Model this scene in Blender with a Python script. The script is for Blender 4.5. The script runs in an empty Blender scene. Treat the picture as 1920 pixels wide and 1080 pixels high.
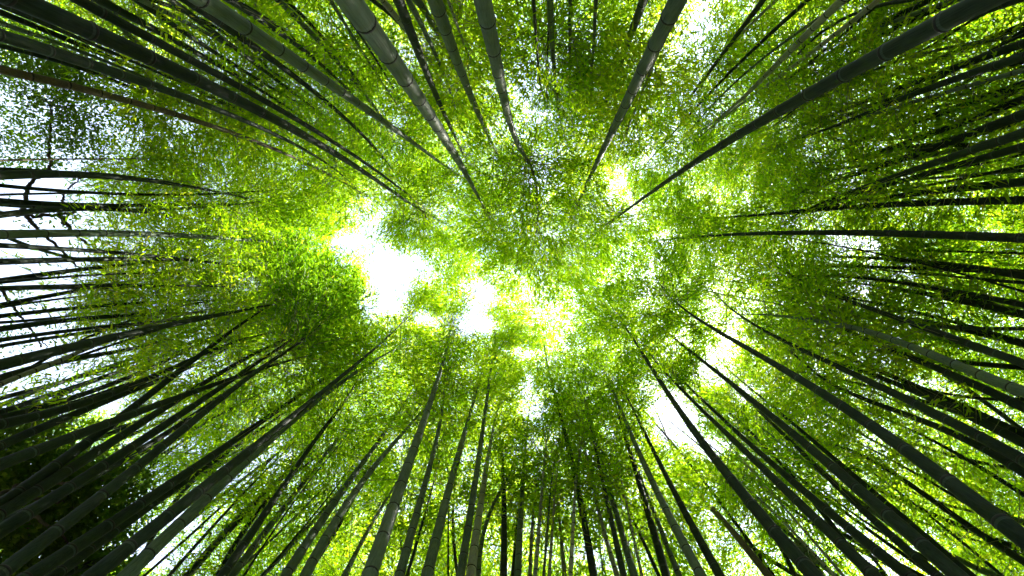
import bpy, math
import numpy as np
from mathutils import Vector, Matrix

rng = np.random.default_rng(7)
scene = bpy.context.scene
COL = scene.collection

# ------------------------------------------------------------------ camera
F = 853.3                       # focal length in pixels of the 1920 px wide photograph (16 mm on 36 mm)
CAM = np.array([0.0, 0.0, 1.3])
ZEN = (975.0, 455.0)            # where the vertical runs to in the photograph
fwd = np.array([(960 - ZEN[0]) / F, (540 - ZEN[1]) / F, 1.0]); fwd /= np.linalg.norm(fwd)
right = np.array([1.0, 0, 0]) - fwd * fwd[0]; right /= np.linalg.norm(right)
up = np.cross(-fwd, right)
cd = bpy.data.cameras.new('camera'); cam = bpy.data.objects.new('camera', cd); COL.objects.link(cam)
cd.lens = 16.0; cd.sensor_width = 36.0; cd.clip_start = 0.05; cd.clip_end = 3000.0
cam.matrix_world = Matrix(((right[0], up[0], -fwd[0], CAM[0]), (right[1], up[1], -fwd[1], CAM[1]),
                           (right[2], up[2], -fwd[2], CAM[2]), (0, 0, 0, 1)))
scene.camera = cam

def ray(px, py):                # direction of a photo point, scaled to one metre of rise
    d = right * ((px - 960) / F) + up * ((540 - py) / F) + fwd
    return d / d[2]
def project(P):                 # photo position of world points (n,3)
    q = P - CAM
    z = np.maximum(q @ fwd, 1e-3)
    return 960 + F * (q @ right) / z, 540 - F * (q @ up) / z, z

# ------------------------------------------------------------------ sky, sun, exposure
SUN_PX = (1330, 590)
sd = ray(*SUN_PX); sd /= np.linalg.norm(sd)
elev = math.asin(sd[2]); azim = math.atan2(sd[0], sd[1])       # azimuth from +Y towards +X
w = bpy.data.worlds.new('World'); scene.world = w; w.use_nodes = True
nt = w.node_tree; bg = nt.nodes['Background']
sky = nt.nodes.new('ShaderNodeTexSky'); sky.sky_type = 'NISHITA'; sky.sun_disc = False
sky.sun_elevation = elev; sky.sun_rotation = azim; sky.air_density = 1.0; sky.dust_density = 0.4; sky.ozone_density = 1.0
hs = nt.nodes.new('ShaderNodeHueSaturation'); hs.inputs['Saturation'].default_value = 0.6      # thin high haze
nt.links.new(sky.outputs[0], hs.inputs['Color']); nt.links.new(hs.outputs[0], bg.inputs[0]); bg.inputs[1].default_value = 0.13
sl = bpy.data.lights.new('sun', 'SUN'); sl.energy = 5.0; sl.angle = math.radians(0.53); sl.color = (1.0, 0.94, 0.84)
so = bpy.data.objects.new('sun', sl); COL.objects.link(so)
so.rotation_euler = Vector(sd).to_track_quat('Z', 'Y').to_euler(); so.location = (0, 0, 40)
vs = scene.view_settings; vs.view_transform = 'Standard'; vs.look = 'None'; vs.gamma = 1.0; vs.exposure = 2.8
scene.render.engine = 'CYCLES'
cy = scene.cycles; cy.max_bounces = 4; cy.diffuse_bounces = 3; cy.glossy_bounces = 1; cy.transmission_bounces = 3
cy.use_light_tree = False; cy.adaptive_threshold = 0.03
cy.transparent_max_bounces = 4; cy.caustics_reflective = False; cy.caustics_refractive = False

# ------------------------------------------------------------------ materials
def new_mat(name):
    m = bpy.data.materials.new(name); m.use_nodes = True; n = m.node_tree.nodes; n.clear()
    return m, n, m.node_tree.links
def ramp(n, stops):
    r = n.new('ShaderNodeValToRGB'); e = r.color_ramp.elements
    while len(e) < len(stops): e.new(0.5)
    for k, (p, c) in enumerate(stops): e[k].position = p; e[k].color = (*c, 1)
    return r
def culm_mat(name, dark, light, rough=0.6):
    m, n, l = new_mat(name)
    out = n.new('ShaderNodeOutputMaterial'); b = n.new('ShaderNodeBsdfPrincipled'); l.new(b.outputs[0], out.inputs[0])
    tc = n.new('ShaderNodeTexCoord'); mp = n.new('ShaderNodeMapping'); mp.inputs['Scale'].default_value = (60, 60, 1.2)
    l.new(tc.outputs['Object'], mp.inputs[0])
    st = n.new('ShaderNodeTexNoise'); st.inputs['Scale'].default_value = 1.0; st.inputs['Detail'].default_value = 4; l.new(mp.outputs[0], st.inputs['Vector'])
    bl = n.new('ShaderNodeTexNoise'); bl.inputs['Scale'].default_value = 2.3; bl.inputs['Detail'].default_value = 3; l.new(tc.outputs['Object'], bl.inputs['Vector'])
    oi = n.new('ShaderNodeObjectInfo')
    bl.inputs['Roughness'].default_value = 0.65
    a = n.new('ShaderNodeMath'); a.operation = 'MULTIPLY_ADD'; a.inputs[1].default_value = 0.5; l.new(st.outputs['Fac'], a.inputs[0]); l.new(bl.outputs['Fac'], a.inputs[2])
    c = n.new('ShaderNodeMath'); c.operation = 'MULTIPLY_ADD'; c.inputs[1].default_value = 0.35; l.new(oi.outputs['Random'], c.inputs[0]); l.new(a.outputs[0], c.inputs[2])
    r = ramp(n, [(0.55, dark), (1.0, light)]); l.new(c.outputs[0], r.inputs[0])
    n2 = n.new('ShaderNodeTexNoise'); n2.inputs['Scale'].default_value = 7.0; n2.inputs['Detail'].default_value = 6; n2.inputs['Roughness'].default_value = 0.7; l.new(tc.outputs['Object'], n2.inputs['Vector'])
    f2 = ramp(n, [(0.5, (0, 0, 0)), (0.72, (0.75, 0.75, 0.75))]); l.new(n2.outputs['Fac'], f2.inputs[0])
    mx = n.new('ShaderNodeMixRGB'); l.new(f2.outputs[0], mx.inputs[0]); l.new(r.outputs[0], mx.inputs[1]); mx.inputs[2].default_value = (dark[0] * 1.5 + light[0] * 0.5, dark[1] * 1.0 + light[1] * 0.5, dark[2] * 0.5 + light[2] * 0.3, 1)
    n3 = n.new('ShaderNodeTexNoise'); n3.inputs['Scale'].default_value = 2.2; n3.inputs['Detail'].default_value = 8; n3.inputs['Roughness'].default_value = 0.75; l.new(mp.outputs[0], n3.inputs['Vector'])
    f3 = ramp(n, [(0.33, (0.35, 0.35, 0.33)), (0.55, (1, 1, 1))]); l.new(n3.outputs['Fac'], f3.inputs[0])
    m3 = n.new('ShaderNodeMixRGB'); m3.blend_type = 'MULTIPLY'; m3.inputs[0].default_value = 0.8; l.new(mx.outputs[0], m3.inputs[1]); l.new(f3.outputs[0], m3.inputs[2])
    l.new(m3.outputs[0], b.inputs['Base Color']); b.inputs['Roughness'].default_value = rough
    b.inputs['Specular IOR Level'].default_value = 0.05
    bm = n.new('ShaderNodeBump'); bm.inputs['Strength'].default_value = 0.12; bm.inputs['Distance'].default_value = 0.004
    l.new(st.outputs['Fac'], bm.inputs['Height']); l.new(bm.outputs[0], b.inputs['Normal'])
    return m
MAT = {
    'g': culm_mat('culm_green', (0.042, 0.075, 0.054), (0.094, 0.138, 0.094)),
    'd': culm_mat('culm_dark_green_shade', (0.010, 0.019, 0.0145), (0.025, 0.039, 0.028)),  # dark green, deepened so the colour carries the shade of the corners
    'p': culm_mat('culm_pale_wax_sunlit', (0.12, 0.15, 0.13), (0.24, 0.27, 0.21)),  # waxy pale tone; on sunlit culms it also paints in the sunlight
    'b': culm_mat('culm_old_brown', (0.065, 0.058, 0.042), (0.135, 0.12, 0.085)),
}
for k_, f_ in (('g', 1.5), ('d', 1.7), ('p', 1.25), ('b', 1.35)):
    cc = {'g': (0.055, 0.08, 0.066), 'd': (0.022, 0.033, 0.028), 'p': (0.18, 0.21, 0.17), 'b': (0.11, 0.095, 0.065)}[k_]
    MAT['bloom_' + k_] = culm_mat('node_bloom_' + k_, tuple(v * f_ * 0.8 for v in cc), tuple(v * f_ * 1.25 for v in cc))
def plain(name, col, rough=0.7):
    m, n, l = new_mat(name); out = n.new('ShaderNodeOutputMaterial'); b = n.new('ShaderNodeBsdfPrincipled'); l.new(b.outputs[0], out.inputs[0])
    t = n.new('ShaderNodeTexNoise'); t.inputs['Scale'].default_value = 14; t.inputs['Detail'].default_value = 5
    tc = n.new('ShaderNodeTexCoord'); l.new(tc.outputs['Object'], t.inputs['Vector'])
    r = ramp(n, [(0.3, tuple(x * 0.65 for x in col)), (0.75, tuple(min(1, x * 1.35) for x in col))]); l.new(t.outputs['Fac'], r.inputs[0])
    l.new(r.outputs[0], b.inputs['Base Color']); b.inputs['Roughness'].default_value = rough
    return m
MAT['ring'] = plain('node_ring_dark', (0.006, 0.007, 0.005), 0.8)
MAT['twig'] = plain('bamboo_twig', (0.11, 0.12, 0.05), 0.6)
MAT['bark'] = plain('tree_bark', (0.06, 0.05, 0.04), 0.9)
MAT['cut'] = plain('cut_bamboo_end', (0.45, 0.38, 0.25), 0.8)
def leaf_mat(name, refl, trans, mix=0.5):
    m, n, l = new_mat(name); out = n.new('ShaderNodeOutputMaterial')
    at = n.new('ShaderNodeAttribute'); at.attribute_name = 'tint'
    r1 = ramp(n, refl); r2 = ramp(n, trans); l.new(at.outputs['Fac'], r1.inputs[0]); l.new(at.outputs['Fac'], r2.inputs[0])
    d = n.new('ShaderNodeBsdfPrincipled'); d.inputs['Roughness'].default_value = 0.45; d.inputs['Specular IOR Level'].default_value = 0.03
    t = n.new('ShaderNodeBsdfTranslucent')
    l.new(r1.outputs[0], d.inputs['Base Color']); l.new(r2.outputs[0], t.inputs['Color'])
    mx = n.new('ShaderNodeMixShader'); mx.inputs[0].default_value = mix
    l.new(d.outputs[0], mx.inputs[1]); l.new(t.outputs[0], mx.inputs[2]); l.new(mx.outputs[0], out.inputs[0])
    return m
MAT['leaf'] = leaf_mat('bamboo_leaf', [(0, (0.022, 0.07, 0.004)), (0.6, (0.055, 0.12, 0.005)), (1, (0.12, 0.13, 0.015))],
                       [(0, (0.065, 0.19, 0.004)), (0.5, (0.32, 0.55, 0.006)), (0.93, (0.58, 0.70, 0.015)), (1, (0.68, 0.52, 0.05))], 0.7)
MAT['broadleaf'] = leaf_mat('broad_leaf', [(0, (0.025, 0.05, 0.012)), (1, (0.05, 0.09, 0.02))],
                            [(0, (0.08, 0.2, 0.012)), (1, (0.22, 0.38, 0.02))], 0.5)

# ------------------------------------------------------------------ mesh helpers
def mesh_obj(name, verts, faces, mats, parent=None, smooth=False, midx=None, tint=None, nside=None):
    me = bpy.data.meshes.new(name)
    if nside:                                     # numpy path: all faces have nside corners
        V = np.asarray(verts, np.float32); Fc = np.asarray(faces, np.int32)
        me.vertices.add(len(V)); me.vertices.foreach_set('co', V.ravel())
        me.loops.add(Fc.size); me.loops.foreach_set('vertex_index', Fc.ravel())
        me.polygons.add(len(Fc)); me.polygons.foreach_set('loop_start', np.arange(0, Fc.size, nside, dtype=np.int32))
        if midx is not None: me.polygons.foreach_set('material_index', np.asarray(midx, np.int32))
        if smooth: me.polygons.foreach_set('use_smooth', np.ones(len(Fc), bool))
        me.update(calc_edges=True)
    else:
        me.from_pydata([tuple(map(float, v)) for v in verts], [], faces); me.update()
        if smooth:
            for p in me.polygons: p.use_smooth = True
    if tint is not None:
        a = me.attributes.new('tint', 'FLOAT', 'FACE'); a.data.foreach_set('value', np.asarray(tint, np.float32))
    for m in mats: me.materials.append(m)
    o = bpy.data.objects.new(name, me); COL.objects.link(o); o.parent = parent
    return o
def empty(name, loc, label, cat, group=None):
    o = bpy.data.objects.new(name, None); COL.objects.link(o); o.location = tuple(map(float, loc)); o.empty_display_size = 0.2
    o['label'] = label; o['category'] = cat
    if group: o['group'] = group
    return o
def frames(P):
    T = np.gradient(P, axis=0); T /= np.linalg.norm(T, axis=1)[:, None]
    A = np.cross(T, np.array([0.0, 1.0, 0.05])); A /= np.maximum(np.linalg.norm(A, axis=1), 1e-6)[:, None]
    return T, A, np.cross(T, A)
def tube(P, R, sides, caps=False):
    P = np.asarray(P, float); R = np.asarray(R, float); T, A, B = frames(P)
    th = np.arange(sides) * 2 * math.pi / sides
    V = P[:, None, :] + R[:, None, None] * (A[:, None, :] * np.cos(th)[None, :, None] + B[:, None, :] * np.sin(th)[None, :, None])
    n = len(P); i = np.arange(n - 1)[:, None] * sides; j = np.arange(sides)[None, :]; k = (j + 1) % sides
    Q = np.stack([i + j, i + k, i + sides + k, i + sides + j], -1).reshape(-1, 4)
    return V.reshape(-1, 3), Q

# ------------------------------------------------------------------ ground
gv = []; N = 40
xs = np.sign(np.linspace(-1, 1, N)) * np.abs(np.linspace(-1, 1, N)) ** 2.5 * 900
for y in xs:
    for x in xs: gv.append((x, y, 0.04 * math.sin(x * 0.9) * math.cos(y * 1.1) - 0.06))
gf = [(r * N + c, r * N + c + 1, (r + 1) * N + c + 1, (r + 1) * N + c) for r in range(N - 1) for c in range(N - 1)]
g = mesh_obj('ground', gv, gf, [plain('leaf_litter_ground', (0.11, 0.085, 0.05), 0.95)]); g['kind'] = 'structure'

# ------------------------------------------------------------------ the traced bamboo culms
# (tone, width in photo px, index of the point where it was measured, points from low to high in photo px)
S = []
def s(tone, wd, k, *pts): S.append((tone, wd * (0.9 if min(p[1] for p in pts) < 5 else 0.8 if wd > 17 else 0.86), k, pts))
# upper left
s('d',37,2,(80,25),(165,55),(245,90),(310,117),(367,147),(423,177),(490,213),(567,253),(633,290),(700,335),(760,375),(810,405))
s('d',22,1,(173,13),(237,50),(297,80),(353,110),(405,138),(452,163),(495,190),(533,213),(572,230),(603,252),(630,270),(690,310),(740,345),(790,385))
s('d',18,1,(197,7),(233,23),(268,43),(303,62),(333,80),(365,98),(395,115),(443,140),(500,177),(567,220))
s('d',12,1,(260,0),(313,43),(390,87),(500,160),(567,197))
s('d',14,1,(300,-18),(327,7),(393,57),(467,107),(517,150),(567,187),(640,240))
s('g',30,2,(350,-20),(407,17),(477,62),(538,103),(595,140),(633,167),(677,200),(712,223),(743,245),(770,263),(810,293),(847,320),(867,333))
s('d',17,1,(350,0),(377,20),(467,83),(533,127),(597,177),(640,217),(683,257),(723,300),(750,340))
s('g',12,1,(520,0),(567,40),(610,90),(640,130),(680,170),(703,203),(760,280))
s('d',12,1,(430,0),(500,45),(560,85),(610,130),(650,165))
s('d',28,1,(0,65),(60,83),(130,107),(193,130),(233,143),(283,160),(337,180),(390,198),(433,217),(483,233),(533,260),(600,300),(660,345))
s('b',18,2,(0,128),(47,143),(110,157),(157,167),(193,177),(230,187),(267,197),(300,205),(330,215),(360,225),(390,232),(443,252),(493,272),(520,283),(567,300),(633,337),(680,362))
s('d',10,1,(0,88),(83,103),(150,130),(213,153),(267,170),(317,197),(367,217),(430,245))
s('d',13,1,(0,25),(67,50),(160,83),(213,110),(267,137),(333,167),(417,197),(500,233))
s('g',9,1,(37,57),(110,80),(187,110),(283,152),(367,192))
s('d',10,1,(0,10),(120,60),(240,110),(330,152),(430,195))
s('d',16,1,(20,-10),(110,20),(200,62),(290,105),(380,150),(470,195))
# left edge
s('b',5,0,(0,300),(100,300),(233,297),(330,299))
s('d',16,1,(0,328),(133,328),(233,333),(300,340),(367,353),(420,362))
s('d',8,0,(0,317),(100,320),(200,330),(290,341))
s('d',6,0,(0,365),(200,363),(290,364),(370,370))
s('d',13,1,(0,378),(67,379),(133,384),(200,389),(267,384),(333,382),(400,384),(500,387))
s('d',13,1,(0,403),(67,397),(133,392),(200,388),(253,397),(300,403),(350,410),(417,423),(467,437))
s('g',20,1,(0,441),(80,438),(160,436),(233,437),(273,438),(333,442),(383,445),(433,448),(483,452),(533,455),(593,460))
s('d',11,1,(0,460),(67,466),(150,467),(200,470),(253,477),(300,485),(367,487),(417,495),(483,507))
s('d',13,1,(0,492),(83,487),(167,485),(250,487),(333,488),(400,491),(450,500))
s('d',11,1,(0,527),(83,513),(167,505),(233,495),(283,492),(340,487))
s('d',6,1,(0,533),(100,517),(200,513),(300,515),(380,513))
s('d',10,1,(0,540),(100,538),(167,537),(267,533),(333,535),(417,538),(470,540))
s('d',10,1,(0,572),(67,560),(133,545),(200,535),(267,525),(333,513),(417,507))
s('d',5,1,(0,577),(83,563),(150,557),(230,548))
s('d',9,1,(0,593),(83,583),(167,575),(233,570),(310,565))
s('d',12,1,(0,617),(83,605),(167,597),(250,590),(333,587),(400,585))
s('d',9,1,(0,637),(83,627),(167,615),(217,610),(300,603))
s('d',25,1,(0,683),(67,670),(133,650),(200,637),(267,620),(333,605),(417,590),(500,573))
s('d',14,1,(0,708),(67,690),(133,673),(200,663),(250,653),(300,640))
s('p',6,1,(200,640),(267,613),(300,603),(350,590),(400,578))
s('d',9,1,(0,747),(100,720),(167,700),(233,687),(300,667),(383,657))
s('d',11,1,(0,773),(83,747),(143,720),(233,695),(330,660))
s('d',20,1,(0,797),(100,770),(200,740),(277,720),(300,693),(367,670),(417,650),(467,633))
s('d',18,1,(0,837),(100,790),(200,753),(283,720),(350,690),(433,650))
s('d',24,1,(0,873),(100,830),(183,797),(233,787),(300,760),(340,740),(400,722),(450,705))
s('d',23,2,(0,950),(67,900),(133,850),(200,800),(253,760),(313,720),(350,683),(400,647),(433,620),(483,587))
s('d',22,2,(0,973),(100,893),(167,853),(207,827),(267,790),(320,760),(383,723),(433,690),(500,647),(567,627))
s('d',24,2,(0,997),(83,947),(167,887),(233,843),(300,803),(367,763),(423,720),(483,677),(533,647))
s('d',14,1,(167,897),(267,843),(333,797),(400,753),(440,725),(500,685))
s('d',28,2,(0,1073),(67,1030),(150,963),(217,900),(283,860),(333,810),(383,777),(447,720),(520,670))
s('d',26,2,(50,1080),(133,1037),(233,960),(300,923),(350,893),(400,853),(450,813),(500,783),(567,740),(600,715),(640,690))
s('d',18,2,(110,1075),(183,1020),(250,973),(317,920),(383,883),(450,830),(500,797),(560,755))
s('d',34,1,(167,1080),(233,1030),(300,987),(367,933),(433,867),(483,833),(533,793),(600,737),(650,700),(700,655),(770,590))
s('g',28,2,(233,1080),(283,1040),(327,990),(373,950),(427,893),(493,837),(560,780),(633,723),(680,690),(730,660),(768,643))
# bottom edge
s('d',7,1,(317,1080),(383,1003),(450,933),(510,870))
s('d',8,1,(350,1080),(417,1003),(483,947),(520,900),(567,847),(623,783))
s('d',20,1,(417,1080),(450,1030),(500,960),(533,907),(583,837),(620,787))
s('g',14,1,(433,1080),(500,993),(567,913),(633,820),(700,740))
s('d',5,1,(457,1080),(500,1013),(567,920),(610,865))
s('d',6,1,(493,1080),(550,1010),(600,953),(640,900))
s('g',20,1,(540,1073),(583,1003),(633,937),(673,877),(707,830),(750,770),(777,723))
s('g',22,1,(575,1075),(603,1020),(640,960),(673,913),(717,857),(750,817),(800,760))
s('g',8,1,(647,1073),(690,997),(717,947),(760,880))
s('g',31,1,(690,1085),(723,997),(753,907),(773,850),(790,797),(807,753),(820,720),(838,650),(846,590))
s('g',19,1,(750,1073),(773,997),(797,910),(813,840),(827,787),(833,727))
s('d',6,1,(765,1075),(790,985),(815,900),(830,840))
s('g',23,1,(800,1078),(823,997),(840,920),(857,863),(873,803),(893,737),(900,710))
s('d',4,1,(842,1075),(838,1000),(842,940))
s('g',18,1,(862,1078),(877,1003),(887,933),(897,860),(907,787),(917,720),(930,640))
s('p',18,1,(883,1078),(893,997),(907,903),(917,853),(925,800))
s('g',9,1,(897,1078),(908,1000),(920,950),(932,935))
s('d',13,1,(945,1080),(945,987),(943,907),(940,830),(927,747))
s('g',13,1,(970,1078),(977,987),(980,903),(987,820),(992,777))
s('d',9,1,(962,1078),(970,1000),(975,930))
s('p',7,1,(993,1080),(1000,987),(1010,860),(1018,823))
s('p',8,1,(1003,1080),(1012,987),(1020,870))
s('p',5,1,(1030,1078),(1038,970),(1040,930))
s('g',5,1,(1020,1078),(1026,990),(1032,930))
s('p',7,1,(1058,1080),(1052,987),(1043,917))
s('p',7,1,(1070,1080),(1077,947))
s('d',15,1,(1113,1080),(1097,987),(1077,887),(1057,803),(1037,727),(1022,660))
s('p',9,1,(1157,1080),(1133,997),(1113,920),(1097,837))
s('d',10,1,(1170,1080),(1140,953),(1120,853),(1100,770))
s('g',13,1,(1190,1080),(1160,980),(1133,887),(1113,803),(1095,740))
s('p',5,1,(1203,1078),(1180,970),(1165,900))
s('d',15,1,(1250,1080),(1220,980),(1190,880),(1163,787),(1143,730))
s('g',9,1,(1272,1080),(1233,973),(1207,913))
s('g',21,1,(1315,1080),(1280,1020),(1257,967),(1213,880),(1180,810),(1153,740),(1130,690))
s('d',18,1,(1350,1080),(1310,1005),(1273,947),(1247,887),(1220,830),(1187,770),(1163,720))
s('d',31,1,(1520,1073),(1463,1010),(1423,960),(1380,913),(1337,853),(1280,777),(1240,720),(1207,667),(1180,623),(1157,593))
s('p',6,1,(1565,1078),(1490,1005),(1440,950),(1400,912),(1360,880))
s('p',6,1,(1580,1078),(1520,1010),(1470,950),(1425,900))
s('g',8,1,(1545,1078),(1480,1010),(1452,975),(1410,930),(1352,910))
s('d',24,1,(1630,1073),(1547,987),(1497,940),(1447,897),(1397,847),(1337,787),(1280,733),(1240,690))
s('d',23,1,(1697,1073),(1613,1013),(1563,963),(1513,927),(1463,880),(1397,827),(1347,777),(1293,727),(1265,700))
s('g',9,0,(1630,955),(1570,910),(1513,867),(1453,823),(1397,777),(1330,720))
s('d',32,1,(1780,1070),(1713,1003),(1663,963),(1613,920),(1563,880),(1513,833),(1480,807),(1430,770),(1373,718),(1330,687),(1280,647),(1240,615))
s('d',19,1,(1750,1075),(1680,1010),(1613,950),(1563,907),(1513,860),(1463,807),(1397,747))
s('d',19,1,(1813,1073),(1747,1020),(1680,960),(1613,903),(1547,843),(1480,790),(1397,720))
# right edge
s('d',31,4,(1920,1013),(1887,990),(1847,953),(1770,893),(1727,863),(1687,835),(1650,807),(1573,760),(1520,722),(1487,703),(1430,670),(1380,643),(1330,610),(1280,577),(1255,555))
s('d',22,2,(1920,867),(1847,820),(1780,787),(1713,757),(1647,720),(1613,710),(1547,677),(1497,653),(1447,627),(1397,597),(1357,567))
s('d',17,1,(1920,887),(1847,843),(1780,810),(1680,770),(1593,737),(1530,700))
s('d',9,1,(1920,927),(1863,893),(1797,853),(1713,807),(1647,780))
s('d',15,1,(1920,1053),(1847,1007),(1780,960),(1713,913),(1647,870),(1573,837))
s('d',8,1,(1920,1010),(1830,957),(1780,927),(1697,873),(1613,833))
s('d',20,1,(1920,830),(1847,797),(1763,753),(1680,720),(1600,690))
s('g',23,1,(1920,735),(1847,707),(1780,677),(1713,653),(1647,627),(1580,610))
s('d',18,1,(1920,765),(1813,713),(1747,687),(1680,660),(1613,630),(1547,600))
s('d',15,1,(1920,815),(1800,765),(1697,713),(1647,693),(1580,670),(1513,637))
s('d',16,1,(1920,680),(1813,647),(1747,620),(1680,593),(1613,573))
s('d',14,1,(1920,643),(1813,623),(1730,600),(1640,590))
s('d',12,1,(1920,573),(1847,557),(1763,540),(1680,530),(1597,520))
s('d',14,1,(1920,590),(1813,567),(1730,550),(1647,537))
s('d',13,1,(1920,517),(1780,497),(1680,487),(1600,482))
s('d',6,1,(1920,533),(1813,517),(1680,510))
s('d',5,1,(1920,475),(1813,472),(1713,470),(1580,470))
s('d',19,3,(1920,447),(1870,445),(1820,442),(1773,440),(1687,438),(1607,437),(1540,437),(1480,436),(1397,438),(1330,443),(1280,446),(1240,450))
s('d',18,1,(1920,375),(1830,378),(1747,380),(1647,385),(1580,390),(1513,395),(1447,400),(1380,407),(1313,409))
s('d',18,1,(1920,340),(1830,350),(1747,362),(1697,367),(1630,373),(1563,383),(1497,397),(1430,405))
s('d',39,3,(1870,-5),(1833,13),(1780,37),(1720,65),(1663,93),(1613,120),(1563,147),(1513,177),(1463,207),(1413,237),(1347,277),(1280,320),(1220,363),(1165,400),(1133,423))
s('d',17,1,(1920,80),(1847,110),(1763,133),(1680,170),(1597,200))
s('d',12,1,(1920,47),(1813,90),(1713,127),(1613,160))
s('d',18,1,(1920,103),(1830,140),(1747,160),(1657,200))
s('g',9,1,(1920,133),(1780,170),(1697,193),(1613,223),(1563,240),(1487,263),(1430,283),(1363,310))
s('d',15,1,(1920,160),(1813,190),(1713,233),(1630,257))
s('d',15,1,(1920,187),(1830,217),(1747,253),(1647,283))
s('d',17,1,(1920,217),(1780,260),(1680,307),(1580,333))
s('d',17,1,(1920,250),(1813,283),(1713,320),(1613,353))
s('d',14,1,(1920,277),(1780,310),(1647,353))
s('d',20,1,(1900,0),(1800,30),(1700,80),(1600,130))
s('d',12,1,(1760,-5),(1697,18),(1630,57),(1563,97),(1500,130))
s('d',13,1,(1800,-5),(1720,30),(1640,75),(1560,120))
# top edge
s('d',10,1,(1430,0),(1390,57),(1347,110),(1280,200),(1243,247))
s('p',15,1,(1580,0),(1520,57),(1463,113),(1410,170),(1373,200),(1323,240))
s('p',10,1,(1647,0),(1580,53),(1540,87),(1487,123),(1440,160),(1380,200),(1330,243),(1280,290))
s('p',6,1,(1455,0),(1415,40),(1380,75),(1340,125))
s('g',46,1,(660,0),(692,47),(730,107),(763,155),(790,197),(810,227),(830,255),(845,278),(857,297),(868,315),(877,328),(888,353),(905,385),(920,403))
s('d',19,1,(747,0),(770,57),(793,120),(813,167),(837,223),(860,270),(880,310))
s('g',14,1,(780,0),(800,20),(820,63),(837,97),(853,133),(870,170))
s('g',26,1,(813,0),(837,53),(857,113),(877,167),(893,207),(913,247),(933,290))
s('p',10,1,(720,0),(763,67),(793,93),(820,133),(843,187),(860,227))
s('g',11,1,(765,0),(790,45),(812,90),(835,150),(850,190))
s('g',34,1,(907,0),(913,47),(923,83),(930,117),(937,147),(943,180),(952,213),(960,240),(970,267),(980,288),(990,300))
s('d',6,1,(1000,0),(1007,83),(1009,123))
s('g',11,1,(1031,0),(1035,67),(1040,143),(1045,187),(1053,240))
s('d',4,1,(1030,20),(1027,90),(1025,143))
s('g',6,1,(1070,0),(1068,83),(1068,130))
s('g',6,1,(1118,0),(1113,83),(1111,120))
s('g',16,1,(1207,0),(1190,43),(1170,100),(1153,143),(1137,187),(1120,233),(1103,283))
s('g',31,1,(1270,0),(1233,77),(1200,140),(1170,203),(1147,250),(1117,307),(1097,353),(1085,375),(1072,403))
s('p',5,1,(1250,60),(1215,140),(1190,210))
s('p',5,1,(840,0),(860,55),(880,110))
s('g',7,1,(640,35),(660,65),(700,130),(740,190))

# slim culms crowding between them at the edges: (edge point range, how many)
def crowd(n, x0, y0, x1, y1, wlo, whi, reach=(0.36, 0.62)):
    for i in range(n):
        t = (i + rng.uniform(0.1, 0.9)) / n; x = x0 + (x1 - x0) * t; y = y0 + (y1 - y0) * t
        e = rng.uniform(*reach); bend = rng.normal(0, 26); tx = ZEN[0] + rng.normal(0, 60); ty = ZEN[1] + rng.normal(0, 60)
        dx, dy = tx - x, ty - y; L = math.hypot(dx, dy); nx, ny = -dy / L, dx / L
        pts = tuple((x + dx * e * q + nx * bend * 4 * q * (1 - q), y + dy * e * q + ny * bend * 4 * q * (1 - q)) for q in (0, 0.2, 0.4, 0.6, 0.8, 1.0))
        S.append((rng.choice(['d', 'd', 'd', 'g']), rng.uniform(wlo, whi), 0, pts))
crowd(11, 0, 700, 0, 1075, 7, 14); crowd(7, 20, 1080, 420, 1080, 7, 14); crowd(8, 1480, 1080, 1890, 1080, 6, 13)
crowd(9, 1920, 480, 1920, 1060, 6, 13); crowd(9, 1920, 30, 1920, 340, 6, 13); crowd(6, 1480, 0, 1880, 0, 5, 11)
crowd(6, 60, 0, 380, 0, 7, 13); crowd(6, 0, 300, 0, 690, 4, 8); crowd(5, 440, 1080, 900, 1080, 4, 9); crowd(4, 430, 0, 720, 0, 5, 9)
crowd(8, 1920, 520, 1920, 1060, 5, 10); crowd(8, 1920, 40, 1920, 330, 5, 10); crowd(7, 1420, 1080, 1890, 1080, 5, 10); crowd(6, 0, 720, 0, 1075, 6, 11); crowd(5, 60, 1080, 450, 1080, 5, 10)
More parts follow.
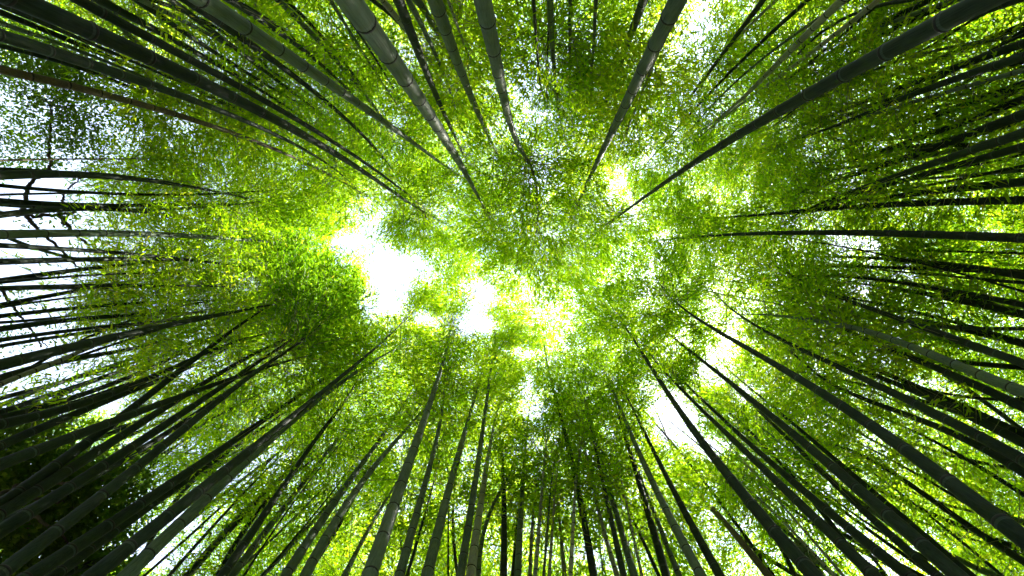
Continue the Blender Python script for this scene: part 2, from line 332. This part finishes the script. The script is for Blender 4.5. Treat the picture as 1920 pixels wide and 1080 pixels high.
# ------------------------------------------------------------------ turning a traced culm into a real one
class Culm: pass
culms = []
HMAX = 16.5                                      # metres above the camera that a culm may reach
def solve(tone, wd, k, pts):
    c = Culm(); c.tone = tone; c.wd = wd; c.px = pts
    D = np.array([ray(*p) for p in pts]); r = np.hypot(D[:, 0], D[:, 1])
    order = np.argsort(-r); D = D[order]; r = r[order]
    kk = int(np.where(order == k)[0][0])
    Rr = 0.055 * rng.uniform(0.88, 1.12)
    depth = float(D[kk] @ fwd); h = F * 2 * Rr / wd / depth
    cap = 8.2 * rng.uniform(0.8, 1.05)
    if h > cap: Rr *= cap / h; h = cap
    dist = h * r[kk]
    if dist < 1.0: h *= 1.0 / dist; Rr *= 1.0 / dist; dist = 1.0
    p = -0.12
    while p < 0.8 and dist * (r[-1] / r[kk]) ** p / r[-1] > HMAX * 0.93: p += 0.04
    d = dist * (r / r[kk]) ** p; z = d / r                       # height above the camera at each traced point
    X = D[:, 0] * z; Y = D[:, 1] * z
    deg = min(3 if len(z) >= 6 else 2 if len(z) >= 4 else 1, len(z) - 1)
    zc = z.mean(); cx = np.polyfit(z - zc, X, deg); cyy = np.polyfit(z - zc, Y, deg)
    z0, z1 = z.min(), z.max()
    if dist < 4.2: z1 = min(z1, HMAX)
    H = min(max(z1 * rng.uniform(1.05, 1.2) + 0.6, rng.uniform(11.5, 14.5)), 18.5)
    Zs = np.linspace(-CAM[2], H, 90)
    Zin = np.clip(Zs, z0, z1)
    PX = np.polyval(cx, Zin - zc); PY = np.polyval(cyy, Zin - zc)
    def slope(co, zz): return np.polyval(np.polyder(co), zz - zc) if deg else 0.0
    lo = np.clip([slope(cx, z0), slope(cyy, z0)], -0.16, 0.16); hi = np.clip([slope(cx, z1), slope(cyy, z1)], -0.25, 0.25)
    below = np.minimum(Zs - z0, 0); above = np.maximum(Zs - z1, 0)
    PX = PX + below * lo[0] + above * hi[0] + np.sign(hi[0]) * 0.012 * above ** 2
    PY = PY + below * lo[1] + above * hi[1] + np.sign(hi[1]) * 0.012 * above ** 2
    if dist < 4.2 and r[-1] < 0.27:                               # tall near culms arch over the middle with their leafy tips
        t2 = np.clip((Zs - max(z1, 0.62 * H)) / max(H - max(z1, 0.62 * H), 0.3), 0, 1) ** 1.7
        a2 = rng.uniform(0, 6.28); q2 = rng.uniform(0.1, 1.5); c.arch = True; o2 = (-0.3, 0.75) if rng.random() < 0.45 else (1.0, 1.2)
        PX = PX + (math.cos(a2) * q2 + o2[0] - PX) * t2 * 0.85; PY = PY + (math.sin(a2) * q2 * 0.8 + o2[1] - PY) * t2 * 0.85
    c.P = np.stack([PX, PY, Zs + CAM[2]], 1); c.H = H + CAM[2]
    zref = h + CAM[2]
    prof = lambda zz: np.maximum(1 - 0.92 * np.clip(zz / c.H, 0, 1) ** 1.25, 0.02)
    c.R = lambda zz: Rr * prof(zz) / prof(zref)
    c.dist = dist; c.Rr = Rr; c.zvis = z1 + CAM[2]
    return c
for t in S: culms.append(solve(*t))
ntraced = len(culms)

# bamboos farther back, between and behind the traced ones
taken = [c.P[0, :2] for c in culms]
far = []
tries = 0
while len(far) < 122 and tries < 9000:
    tries += 1
    a = rng.uniform(-0.75, 0.75) if rng.random() < 0.5 else rng.uniform(0, 2 * math.pi); d = rng.uniform(5.0, 21.0)
    if abs(math.atan2(math.sin(a), math.cos(a))) < 0.75: d = rng.uniform(9.0, 21.0)
    if len(far) >= 96:                            # thicker stand towards the lower edge and the upper left
        a = rng.uniform(0.9, 2.3) if rng.random() < 0.7 else rng.uniform(-2.5, -1.7); d = rng.uniform(6.5, 12.0)
    xy = np.array([math.cos(a), math.sin(a)]) * d
    if abs(xy[1]) > 12.0: continue
    if xy[0] < -6.5 and -4.5 < xy[1] < 4.5 and rng.random() < 0.75: continue      # the open sky on the left
    if min(np.hypot(*(xy - t)) for t in taken) < 0.9: continue
    taken.append(xy)
    c = Culm(); c.tone = rng.choice(['d', 'd', 'g', 'g', 'p']); c.wd = 5; c.px = None
    c.H = rng.uniform(12.5, 18.0); n = 40; Z = np.linspace(0, c.H, n); tt = Z / c.H
    lean = -xy / d * rng.uniform(-0.2, 1.6) + rng.normal(0, 0.55, 2)
    c.P = np.stack([xy[0] + lean[0] * tt ** 2.2, xy[1] + lean[1] * tt ** 2.2, Z], 1)
    R0 = rng.uniform(0.035, 0.058); Hc = c.H
    c.R = (lambda R0, Hc: (lambda zz: R0 * np.maximum(1 - 0.92 * np.clip(zz / Hc, 0, 1) ** 1.25, 0.02)))(R0, Hc)
    c.dist = d; c.Rr = R0; far.append(c)
culms += far

# ------------------------------------------------------------------ labels
EDGE = {'left': 'down the left edge', 'right': 'down the right edge', 'top': 'along the top edge', 'bottom': 'along the bottom edge'}
TONE = {'g': 'grey-green', 'd': 'dark green', 'p': 'pale', 'b': 'brownish'}
ORD = ['%dth' % k for k in range(200)]
ORD[:40] = ['first', 'second', 'third', 'fourth', 'fifth', 'sixth', 'seventh', 'eighth', 'ninth', 'tenth', 'eleventh', 'twelfth', 'thirteenth', 'fourteenth',
       'fifteenth', 'sixteenth', 'seventeenth', 'eighteenth', 'nineteenth', 'twentieth', 'twenty-first', 'twenty-second', 'twenty-third', 'twenty-fourth',
       'twenty-fifth', 'twenty-sixth', 'twenty-seventh', 'twenty-eighth', 'twenty-ninth', 'thirtieth', 'thirty-first', 'thirty-second', 'thirty-third',
       'thirty-fourth', 'thirty-fifth', 'thirty-sixth', 'thirty-seventh', 'thirty-eighth', 'thirty-ninth', 'fortieth']
for k in range(40, 200): ORD[k] = '%d%s' % (k + 1, {1: 'st', 2: 'nd', 3: 'rd'}.get((k + 1) % 10, 'th'))
for c in culms[:ntraced]:
    x, y = c.px[0]
    if x <= 45: c.edge, c.ord = 'left', y
    elif x >= 1875: c.edge, c.ord = 'right', y
    elif y < 300: c.edge, c.ord = 'top', x
    else: c.edge, c.ord = 'bottom', x
    c.size = 'thick' if c.wd >= 18.5 else 'medium' if c.wd >= 9.7 else 'slim'
for e in EDGE:
    for z in ('thick', 'medium', 'slim'):
        for t in TONE:
            L = sorted([c for c in culms[:ntraced] if (c.edge, c.size, c.tone) == (e, z, t)], key=lambda c: c.ord)
            start = 'the top' if e in ('left', 'right') else 'the left'
            for i, c in enumerate(L):
                if len(L) == 1: c.label = f'the only {z} {TONE[t]} bamboo stalk entering {EDGE[e]}'
                else: c.label = f'{z} {TONE[t]} bamboo stalk, {ORD[i]} such from {start} {EDGE[e]}'
for c in far:
    x, y = c.P[0, :2]
    hour = int(round(math.degrees(math.atan2(x, -y)) / 30)) % 12
    word = ['twelve', 'one', 'two', 'three', 'four', 'five', 'six', 'seven', 'eight', 'nine', 'ten', 'eleven'][hour]
    how = 'farthest back' if c.dist > 14.5 else 'far back' if c.dist > 10.5 else 'half-hidden'
    c.label = f'{how} leafy {TONE[c.tone]} bamboo in the grove, towards {word} o\'clock from the picture centre'
    c.group = 'bamboos far back in the grove'

# ------------------------------------------------------------------ culm meshes with nodes
def at_z(P, z):
    return np.stack([np.interp(z, P[:, 2], P[:, 0]), np.interp(z, P[:, 2], P[:, 1]), z], -1)
ring_me = None
def ring_mesh():
    V = []; Fc = []; n = 18; prof = [(0.985, -0.11), (1.045, -0.09), (1.065, 0.0), (1.045, 0.09), (0.985, 0.11)]
    for i in range(n):
        a = 2 * math.pi * i / n
        for (rr, zz) in prof: V.append((rr * math.cos(a), rr * math.sin(a), zz))
    m = len(prof)
    for i in range(n):
        for j in range(m - 1):
            k = (i + 1) % n; Fc.append((i * m + j, k * m + j, k * m + j + 1, i * m + j + 1))
    me = bpy.data.meshes.new('node_ring'); me.from_pydata(V, [], Fc); me.update()
    for p in me.polygons: p.use_smooth = True
    me.materials.append(MAT['ring']); return me
ring_me = ring_mesh()

def build_culm(c):
    base = c.P[0].copy(); base[2] = 0
    root = empty('bamboo', base, c.label, 'bamboo', getattr(c, 'group', f'bamboo stalks entering {EDGE[c.edge]}' if c.px else None))
    c.root = root; c.base = base
    near = c.px is not None; thick = near and c.wd >= 14
    sides = 14 if thick else 5 if c.wd < 7 else 7 if near else 5
    sp = float(np.clip(0.33 * (c.Rr / 0.055) ** 0.6, 0.17, 0.42)) * rng.uniform(0.9, 1.1)
    zs = [0.0]; mi = []; rr = [1.0]; nodes = []
    z = 0.12
    top = c.H - 0.05
    while z < top:
        fr = z / c.H; nodes.append(z)
        if near and fr < 0.62 and c.wd < 7:
            zs += [z - 0.013, z, z + 0.013]; rr += [1.0, 1.03, 1.0]
        elif near and fr < 0.62:
            e = 0.013
            zs += [z - 0.0335, z - e, z, z + e, z + 0.05]; rr += [1.0, 1.015, 1.025, 1.01, 0.985]
        elif near: zs += [z]; rr += [1.03]
        else: zs += [z]; rr += [1.0]
        stp = sp * (0.8 + 0.55 * math.sin(min(fr * 1.5, 1) * math.pi)) * rng.uniform(0.93, 1.07)
        z += stp if near else stp * 1.8
    zs.append(c.H); rr.append(0.5)
    zs = np.array(zs); rr = np.array(rr); keep = np.concatenate([[True], np.diff(zs) > 1e-4]); zs = zs[keep]; rr = rr[keep]
    P = at_z(c.P, zs); R = c.R(zs) * rr
    V, Q = tube(P - base, R, sides)
    # dark ring faces on culms too thin for ring objects
    zmid = 0.5 * (zs[:-1] + zs[1:]); hgt = np.diff(zs)
    mrow = ((hgt < 0.0135) & near & (not thick)).astype(int)
    if near: mrow[(hgt > 0.0195) & (hgt < 0.0215)] = 2                     # powdery bloom under each node
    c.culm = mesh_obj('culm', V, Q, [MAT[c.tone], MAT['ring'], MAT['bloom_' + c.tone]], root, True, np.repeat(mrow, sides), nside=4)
    c.nodes = np.array(nodes)
    if thick:
        T = np.gradient(c.P, axis=0)
        for z in nodes:
            if z / c.H > 0.66: break
            p = at_z(c.P, np.array([z]))[0]; x, y, dep = project(p[None])
            if not (-40 < x[0] < 1960 and -40 < y[0] < 1120 and p[2] > CAM[2] + 0.2): continue
            Rz = float(c.R(z))
            if 2 * Rz * F / dep[0] < 9: continue
            o = bpy.data.objects.new('node_ring', ring_me); COL.objects.link(o); o.parent = c.culm
            t = Vector([np.interp(z, c.P[:, 2], T[:, i]) for i in range(3)]).normalized()
            q = t.to_track_quat('Z', 'Y'); sc_ = Rz * 1.012
            o.location = tuple(p - base); o.rotation_mode = 'QUATERNION'; o.rotation_quaternion = q; o.scale = (sc_, sc_, 0.085)
for c in culms: build_culm(c)

# ------------------------------------------------------------------ foliage: branches at the upper nodes carry leaf sprays
# openings in the canopy (photo centre, half sizes, how open) and places where it grows thicker or thinner
GAPS = [(648,455,34,22,1),(715,500,38,50,1),(735,545,42,55,1),(770,505,35,25,.9),(690,575,22,35,.8),(640,500,14,40,.5),(800,600,32,18,.95),(895,560,36,38,1),(890,610,48,26,1),
        (850,600,20,12,.7),(700,400,30,25,.55),(690,430,20,18,.8),(985,660,38,12,.9),(1075,555,12,14,.4),(1160,345,24,42,.7),(1185,385,18,20,.7),
        (1270,790,52,62,1),(1330,840,45,28,1),(1245,760,30,30,.9),(1340,690,38,40,.8),(1370,640,24,30,.6),(1345,590,18,26,.45),(1230,500,16,48,.5),(1215,560,14,30,.4),(1400,735,32,28,.8),
        (992,735,22,36,.9),(1005,775,24,18,.8),(1005,200,20,45,.75),(1030,120,18,22,.7),(955,250,40,26,.6),(1020,300,36,26,.6),(1215,300,24,20,.55),(1280,250,22,22,.5),
        (1305,40,18,28,.9),(1270,95,14,14,.7),(1320,110,20,18,.6),(195,235,38,34,.95),(160,290,80,22,.98),(70,312,90,16,.98),(250,260,24,30,.6),(345,240,22,24,.8),
        (60,350,110,14,.98),(60,415,100,18,.98),(40,455,110,16,.98),(50,505,90,14,.98),(60,550,70,20,.9),(40,600,80,22,.95),(60,650,90,24,.95),(180,655,50,20,.9),(30,340,120,50,.9),(100,690,60,18,.7),
        (70,190,150,110,.97),(40,500,130,190,.8),(395,340,28,18,.7),(410,372,26,14,.6),(470,540,20,16,.8),(385,565,18,14,.7),(470,395,14,10,.4),(500,860,36,26,.85),(540,835,24,30,.6),(445,895,34,26,.75),
        (285,1040,64,36,.98),(330,975,40,30,.8),(210,745,44,16,.8),(380,770,26,14,.6),(350,830,24,20,.6),(480,790,26,16,.6),(180,775,30,12,.6),(240,940,26,20,.7),
        (860,955,24,26,.85),(868,860,14,40,.6),(720,962,16,16,.8),(748,825,22,26,.75),(690,910,14,14,.5),(805,920,30,12,.6),(600,960,14,16,.5),(1090,1040,60,22,.7),(1000,830,22,16,.7),
        (1160,1060,50,20,.7),(985,1000,20,40,.4),(1390,990,18,28,.8),(1345,965,20,18,.7),(1590,350,16,10,.6),(1600,455,52,16,.85),(1640,465,26,12,.8),(1700,512,16,26,.8),(1615,545,16,26,.6),(1590,480,14,22,.6),
        (1345,365,26,14,.6),(1545,75,14,10,.6),(1525,115,16,20,.6),(1640,825,44,28,.7),(1690,880,28,14,.6),(1575,980,40,18,.8),(1740,1000,26,14,.85),(1640,1050,40,14,.8),(1775,910,14,14,.7),
        (1660,1010,24,16,.6),(1690,1065,24,10,.7),(1770,1075,60,14,.5),(1830,640,30,10,.4)]
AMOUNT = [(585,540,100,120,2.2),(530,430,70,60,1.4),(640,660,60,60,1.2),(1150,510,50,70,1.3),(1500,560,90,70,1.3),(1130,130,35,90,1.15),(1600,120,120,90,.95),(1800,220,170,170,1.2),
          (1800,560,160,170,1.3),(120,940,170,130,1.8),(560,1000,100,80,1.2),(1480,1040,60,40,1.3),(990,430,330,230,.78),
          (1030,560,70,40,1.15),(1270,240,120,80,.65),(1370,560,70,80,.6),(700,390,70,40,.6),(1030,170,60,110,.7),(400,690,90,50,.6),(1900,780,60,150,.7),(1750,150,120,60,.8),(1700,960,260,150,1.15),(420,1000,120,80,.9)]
def falloff(x, y, cx, cy_, rx, ry, a, b):
    e = np.sqrt(((x - cx) / rx) ** 2 + ((y - cy_) / ry) ** 2); t = np.clip((b - e) / (b - a), 0, 1); return t * t * (3 - 2 * t)
def openness(x, y):
    k = np.ones_like(x)
    for (cx, cy_, rx, ry, st) in GAPS: k *= 1 - (st if cx < 300 else min(st, 0.965)) * falloff(x, y, cx, cy_, rx, ry, 0.55, 1.35)
    return k
BASE_COVER = 3.7
def wanted(x, y):
    t = np.full_like(x, BASE_COVER)
    for (cx, cy_, rx, ry, m) in AMOUNT: t *= 1 + (m - 1) * falloff(x, y, cx, cy_, rx, ry, 0.4, 1.3)
    return t
LEAF_L, LEAF_W = 0.125, 0.031
PER = 15                                          # leaves in a spray
spr_P = []; spr_D = []; spr_c = []; spr_b = []; spr_l = []
br_all = []
for ci, c in enumerate(culms):
    near = c.px is not None
    zlo = float(np.clip(c.zvis * rng.uniform(0.78, 0.95), 0.63 * c.H, 0.80 * c.H)) if near else c.H * rng.uniform(0.56, 0.68) if c.dist < 10 else c.H * rng.uniform(0.26, 0.44)
    zz = np.arange(zlo, c.H - 0.1, 0.035 if getattr(c, 'arch', False) else 0.10 if near else 0.065); zz = zz + rng.uniform(-0.05, 0.05, len(zz))
    low = zlo * np.arange(0.74, 1.0, 0.035) if near else np.zeros(0)
    nlow = len(low); zz = np.concatenate([low, zz])
    nb = len(zz) * 2
    z = np.repeat(zz, 2); fr = np.maximum((z - zlo) / (c.H - zlo), 0)
    az = rng.uniform(0, 2 * math.pi, nb); az[1::2] = az[0::2] + rng.uniform(0.7, 2.6, len(zz))
    L = (0.75 + 1.25 * np.sin(np.clip(fr * 0.85 + 0.15, 0, 1) * math.pi) ** 0.8) * rng.uniform(0.65, 1.2, nb) * (1.0 if c.Rr > 0.03 else 0.8) * (1.0 if near else 1.3)
    if getattr(c, 'arch', False): L = np.maximum(L, 1.0 + 0.9 * fr)
    el = np.radians(rng.uniform(15, 50, nb))
    p0 = at_z(c.P, z)
    u = np.stack([np.cos(az) * np.cos(el), np.sin(az) * np.cos(el), np.sin(el)], 1)
    def along(t): return p0 + u * (L * t)[:, None] + np.array([0, 0, -1.0]) * (0.42 * L * t ** 2)[:, None]
    br_all.append((p0, along(np.full(nb, 0.55)), along(np.ones(nb))))
    for q in range(7):
        t = 0.22 + 0.8 * (q + rng.uniform(0, 1, nb)) / 7
        spr_P.append(along(t) + rng.normal(0, 0.13, (nb, 3)) * (0.5 + t)[:, None]); d = u.copy(); d[:, 2] -= 0.9 * t; spr_D.append(d)
        spr_c.append(np.full(nb, ci)); spr_b.append(np.arange(nb)); spr_l.append(np.arange(nb) < 2 * nlow)
spr_P = np.concatenate(spr_P); spr_D = np.concatenate(spr_D); spr_c = np.concatenate(spr_c); spr_b = np.concatenate(spr_b); spr_l = np.concatenate(spr_l)
x, y, dep = project(spr_P)
vis = (spr_P[:, 2] > CAM[2] + 1.0)
inside = (x > -230) & (x < 2150) & (y > -230) & (y < 1310)
big = np.where(inside, 1.0, 2.6)                  # fewer, larger leaves where only the shade counts
cell = 40
gx = np.clip(((x + 2000) // cell).astype(int), 0, 149); gy = np.clip(((y + 2400) // cell).astype(int), 0, 149)
cov = PER * 0.5 * LEAF_L * LEAF_W * 0.55 * big ** 2 * (F / dep) ** 2
grid = np.zeros((150, 150)); np.add.at(grid, (gx, gy), cov)
tgt = np.where(inside, wanted(x, y), 2.3) * cell * cell
u_, v_, w_ = spr_P.T                              # the foliage hangs in masses about a metre across
lump = (np.sin(2.3 * u_ + 1.1 * v_ + 0.7 * w_ + 0.4) + np.sin(-1.2 * u_ + 2.6 * v_ + 0.9 * w_ + 2.1) + np.sin(1.4 * u_ - 1.0 * v_ + 2.2 * w_ + 4.0)
        + 0.7 * np.sin(4.6 * u_ + 3.1 * v_ - 2.2 * w_) + 0.7 * np.sin(-3.3 * u_ + 4.4 * v_ + 2.9 * w_ + 1.0)) / 4.4
tgt = tgt * np.where(inside, np.clip(1.0 + 1.15 * lump, 0.25, 2.2), 1.0)
prob = np.minimum(1.0, tgt / np.maximum(grid[gx, gy], 1e-6))
prob = np.where(inside, prob * openness(x, y), prob)
# clumpiness: sprays of one branch live or go together to some degree
hb = np.sin(spr_b * 12.9898 + spr_c * 78.233) * 43758.5453; hb -= np.floor(hb)
keep = vis & (~spr_l | ((rng.random(len(prob)) < 0.3) & (spr_P[:, 2] > 7.5))) & (0.5 * hb + 0.5 * rng.random(len(prob)) < np.where(prob < .5, np.sqrt(prob / 2), 1 - np.sqrt((1 - prob) / 2)))

def leaf_batch(C, Dn, size, per, L, W, spread, droop, tri=False):
    n = len(C) * per
    c = np.repeat(C, per, 0) + rng.normal(0, 1, (n, 3)) * spread * np.repeat(size, per)[:, None]
    d = np.repeat(Dn, per, 0) + rng.normal(0, 0.75 if not tri else 0.5, (n, 3)); d[:, 2] -= droop
    d /= np.linalg.norm(d, axis=1)[:, None]
    nu = np.array([0, 0, 1.0]) + rng.normal(0, 0.55, (n, 3))
    sdv = np.cross(d, nu); sdv /= np.maximum(np.linalg.norm(sdv, axis=1), 1e-6)[:, None]
    sc_ = (np.repeat(size, per) * rng.uniform(0.7, 1.25, n))[:, None]
    b = c + d * L * sc_
    if tri:                                       # bamboo: one slender pointed blade each
        V = np.stack([c + sdv * W * 0.5 * sc_, b, c - sdv * W * 0.5 * sc_], 1).reshape(-1, 3)
        return V, np.arange(n * 3, dtype=np.int32).reshape(-1, 3)
    m = c + d * L * 0.4 * sc_; m[:, 2] -= 0.006
    V = np.stack([c, m + sdv * W * 0.5 * sc_, b, m - sdv * W * 0.5 * sc_], 1).reshape(-1, 3)
    return V, np.arange(n * 4, dtype=np.int32).reshape(-1, 4)
for ci, c in enumerate(culms):
    sel = np.where(keep & (spr_c == ci))[0]
    if len(sel):
        V, Q = leaf_batch(spr_P[sel] - c.base, spr_D[sel], big[sel], PER, LEAF_L, LEAF_W, np.array([0.11, 0.11, 0.07]), 0.35, True)
        tone = max(rng.normal(0.5, 0.15), 0.52 if getattr(c, 'arch', False) else 0.2)  # arching crowns get a lighter tint, sunlight painted into shaded leaves
        dk = sum(falloff(x[sel], y[sel], *bb[:4], 0.5, 1.25) * (bb[4] - 1) for bb in AMOUNT if bb[4] > 1.25)     # shade of the dense masses put into the leaf colour
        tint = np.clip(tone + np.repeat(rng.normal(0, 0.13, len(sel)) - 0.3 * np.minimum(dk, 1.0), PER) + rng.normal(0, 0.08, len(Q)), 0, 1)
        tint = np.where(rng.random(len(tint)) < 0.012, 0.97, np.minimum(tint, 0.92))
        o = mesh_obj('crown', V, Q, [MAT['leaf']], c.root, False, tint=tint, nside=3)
        # twigs for the branches that carry leaves
        used = np.unique(spr_b[sel]); p0, p1, p2 = (q[used] - c.base for q in br_all[ci])
        tv = []; tf = []
        th = np.arange(3) * 2 * math.pi / 3; off = np.stack([np.cos(th), np.sin(th), np.zeros(3)], 1)
        if c.px is None: used = used[::2]; p0, p1, p2 = (q[used] - c.base for q in br_all[ci])
        r0 = 0.006 if c.px is not None else 0.006
        pts = np.stack([p0, p1, p2], 1); rad = np.array([r0, r0 * 0.7, r0 * 0.3])
        side = np.cross(p2 - p0, [0, 0, 1.0]); side /= np.maximum(np.linalg.norm(side, axis=1), 1e-6)[:, None]
        A = side[:, None, None, :] * np.cos(th)[None, None, :, None] + np.array([0, 0, 1.0]) * np.sin(th)[None, None, :, None]
        TV = pts[:, :, None, :] + A * rad[None, :, None, None]
        nbn = len(used); bi = np.arange(nbn)[:, None, None] * 9; si = np.arange(2)[None, :, None] * 3; ji = np.arange(3)[None, None, :]; ki = (ji + 1) % 3
        TQ = np.stack([bi + si + ji, bi + si + ki, bi + si + 3 + ki, bi + si + 3 + ji], -1).reshape(-1, 4)
        o['kind'] = 'stuff'; o = mesh_obj('twigs', TV.reshape(-1, 3), TQ, [MAT['twig']], o, True, nside=4); o['kind'] = 'stuff'

# ------------------------------------------------------------------ broken-off bamboo pole at the bottom
c = solve('b', 15, 0, ((1440, 1080), (1415, 1045), (1385, 1010), (1360, 982), (1337, 953)))
zt = 0
for z in np.linspace(c.P[0, 2], c.P[-1, 2], 400):
    xx, yy, dd = project(at_z(c.P, np.array([z])))
    if z > CAM[2] + 0.3 and yy[0] < 955: zt = z; break
base = c.P[0].copy(); base[2] = 0
root = empty('broken_bamboo_pole', base, 'brown broken-off bamboo pole with no leaves near the bottom edge', 'bamboo')
zs = np.linspace(0, zt, 40); R = c.R(zs) * (1 + 0.05 * (np.arange(40) % 5 == 0)); P = at_z(c.P, zs) - base
V, Q = tube(P, R, 12); mesh_obj('culm', V, Q, [MAT['b']], root, True, nside=4)
T, A, B = frames(P); th = np.linspace(0, 2 * math.pi, 12, endpoint=False)
rim = [P[-1] + R[-1] * 1.0 * (A[-1] * math.cos(t) + B[-1] * math.sin(t)) + T[-1] * (0.02 + 0.035 * abs(math.sin(3 * t))) for t in th]
low = [P[-1] + R[-1] * 1.0 * (A[-1] * math.cos(t) + B[-1] * math.sin(t)) - T[-1] * 0.003 for t in th]
inn = [P[-1] + R[-1] * 0.7 * (A[-1] * math.cos(t) + B[-1] * math.sin(t)) for t in th]
mesh_obj('splintered_end', low + rim + inn, [(i, (i + 1) % 12, 12 + (i + 1) % 12, 12 + i) for i in range(12)] + [(12 + i, 12 + (i + 1) % 12, 24 + (i + 1) % 12, 24 + i) for i in range(12)], [MAT['cut']], root)

# ------------------------------------------------------------------ broadleaf trees at the left
def pt(px, py, h): return CAM + ray(px, py) * h
def smooth_path(P, n=24):
    P = np.array(P); t = np.linspace(0, 1, len(P)); tt = np.linspace(0, 1, n); out = np.zeros((n, 3))
    m = np.gradient(P, axis=0)
    for i, v in enumerate(tt):
        k = min(int(v * (len(P) - 1)), len(P) - 2); q = v * (len(P) - 1) - k
        h00 = 2*q**3-3*q**2+1; h10 = q**3-2*q**2+q; h01 = -2*q**3+3*q**2; h11 = q**3-q**2
        out[i] = h00*P[k] + h10*m[k] + h01*P[k+1] + h11*m[k+1]
    return out + rng.normal(0, 0.012, (n, 3))
def limb(name, P, r0, r1, base, parent, mat='bark', knob=0.05, thin=0.52):
    C = smooth_path(P, 8 * len(P)); R = np.linspace(r0, r1, len(C)) * thin * (1 + rng.normal(0, knob, len(C)))
    V, Q = tube(C - base, R, 9); return mesh_obj(name, V, Q, [MAT[mat]], parent, True, nside=4)
def crown_cloud(blobs, n, base, parent, L, W, per=10, bigger=1.0):
    C = []
    tot = sum(b[4] for b in blobs)
    for (px, py, h, rad, wgt) in blobs:
        k = max(2, int(n * wgt / tot)); c0 = pt(px, py, h)
        v = rng.normal(0, 1, (k, 3)); v /= np.linalg.norm(v, axis=1)[:, None]
        C.append(c0 + v * (rad * rng.uniform(0.2, 1, k) ** 0.5)[:, None])
    C = np.concatenate(C); Dn = rng.normal(0, 1, C.shape)
    V, Q = leaf_batch(C - base, Dn, np.full(len(C), bigger), per, L, W, np.array([0.09, 0.09, 0.08]), 0.2)
    return mesh_obj('crown', V, Q, [MAT['broadleaf']], parent, False, tint=np.clip(rng.normal(0.45, 0.25, len(Q)), 0, 1), nside=4)
h = 9.0
tb = pt(-230, 430, h) * np.array([1, 1, 0])
tree = empty('broadleaf_tree', tb, 'broadleaf tree with dark gnarled limbs against the white sky at the left edge', 'tree')
fork = pt(-150, 405, 7.5)
limb('trunk', [tb, tb + np.array([0.15, 0.1, 2.5]), tb + np.array([0.1, -0.2, 5.2]), fork], 0.26, 0.12, tb, tree)
l1 = [fork, pt(-40, 398, 8.2), pt(30, 402, 8.7), pt(80, 404, 9.0), pt(140, 398, 9.3)]
limb('limb', l1, 0.10, 0.05, tb, tree)
limb('limb', [pt(40, 402, 8.7), pt(46, 375, 8.8), pt(55, 347, 9.0), pt(95, 311, 9.2), pt(92, 285, 9.4), pt(96, 240, 9.6), pt(98, 195, 9.9)], 0.085, 0.03, tb, tree)
limb('limb', [pt(98, 195, 9.9), pt(72, 182, 10.0), pt(40, 178, 10.1)], 0.03, 0.012, tb, tree)
limb('limb', [pt(98, 195, 9.9), pt(125, 200, 10.0), pt(160, 195, 10.2)], 0.03, 0.012, tb, tree)
limb('limb', [pt(50, 404, 8.8), pt(66, 425, 8.9), pt(95, 452, 9.1), pt(122, 477, 9.2), pt(150, 503, 9.4)], 0.08, 0.03, tb, tree)
limb('limb', [pt(110, 402, 9.1), pt(126, 420, 9.2), pt(150, 447, 9.4), pt(190, 470, 9.6)], 0.10, 0.03, tb, tree, knob=0.15)
limb('limb', [pt(112, 402, 9.1), pt(118, 372, 9.2), pt(135, 350, 9.4), pt(165, 318, 9.7)], 0.06, 0.02, tb, tree)
limb('limb', [fork, pt(-60, 480, 8.2), pt(0, 543, 8.8), pt(22, 572, 8.9), pt(47, 603, 9.0), pt(66, 632, 9.1), pt(80, 650, 9.2)], 0.07, 0.03, tb, tree)
limb('limb', [pt(66, 632, 9.1), pt(90, 650, 9.2), pt(120, 690, 9.4)], 0.03, 0.01, tb, tree)
for q in range(26):                                             # fine twigs through the leafy part
    a = pt(*[(98,195),(72,182),(125,200),(96,240),(92,285),(40,178)][q % 6], 9.8); b = pt(rng.uniform(-10, 190), rng.uniform(95, 285), rng.uniform(9.6, 10.4))
    limb('twig', [a, (a + b) / 2 + rng.normal(0, 0.12, 3), b], 0.014, 0.004, tb, tree)
crown_cloud([(rng.uniform(-20, 195), rng.uniform(90, 290), rng.uniform(9.5, 10.6), rng.uniform(.45, .7), rng.uniform(.5, 1)) for q in range(34)] +
            [(120,405,9.2,.25,.2),(65,425,9,.2,.1),(10,640,9.2,.5,.35),(90,640,9.2,.4,.2),(-80,150,10,1.2,1),(-90,300,9.5,1.3,.8),(-80,600,9,1.2,.6),(110,285,10,.25,.15)], 1500, tb, tree, 0.075, 0.042)

eb = pt(-60, 960, 5.2) * np.array([1, 1, 0])
ev = empty('evergreen_shrub_tree', eb, 'dense dark leafy tree filling the lower left corner behind the thick stalks', 'tree')
ft = pt(-30, 940, 5.6)
limb('trunk', [eb, eb + np.array([0.1, 0, 2.5]), ft], 0.16, 0.08, eb, ev)
for q in ((60, 900), (150, 960), (60, 1030), (210, 900), (-60, 840), (160, 1060)):
    limb('limb', [ft, (ft + pt(*q, 6.6)) / 2 + np.array([0, 0, 0.2]), pt(*q, 7.0)], 0.06, 0.015, eb, ev)
crown_cloud([(40,850,7,.8,1),(110,880,7,.7,1),(40,940,7,.9,1.2),(130,950,7,.8,1.2),(60,1020,7,.9,1.2),(160,1030,7,.7,1),(210,920,7,.6,.9),(20,1080,7,.8,1),(120,1085,6.8,.8,1),(-60,900,7,1.2,1.4),(-50,1050,7,1.2,1.4),(30,800,7.4,.5,.4)],
            2600, eb, ev, 0.10, 0.05)
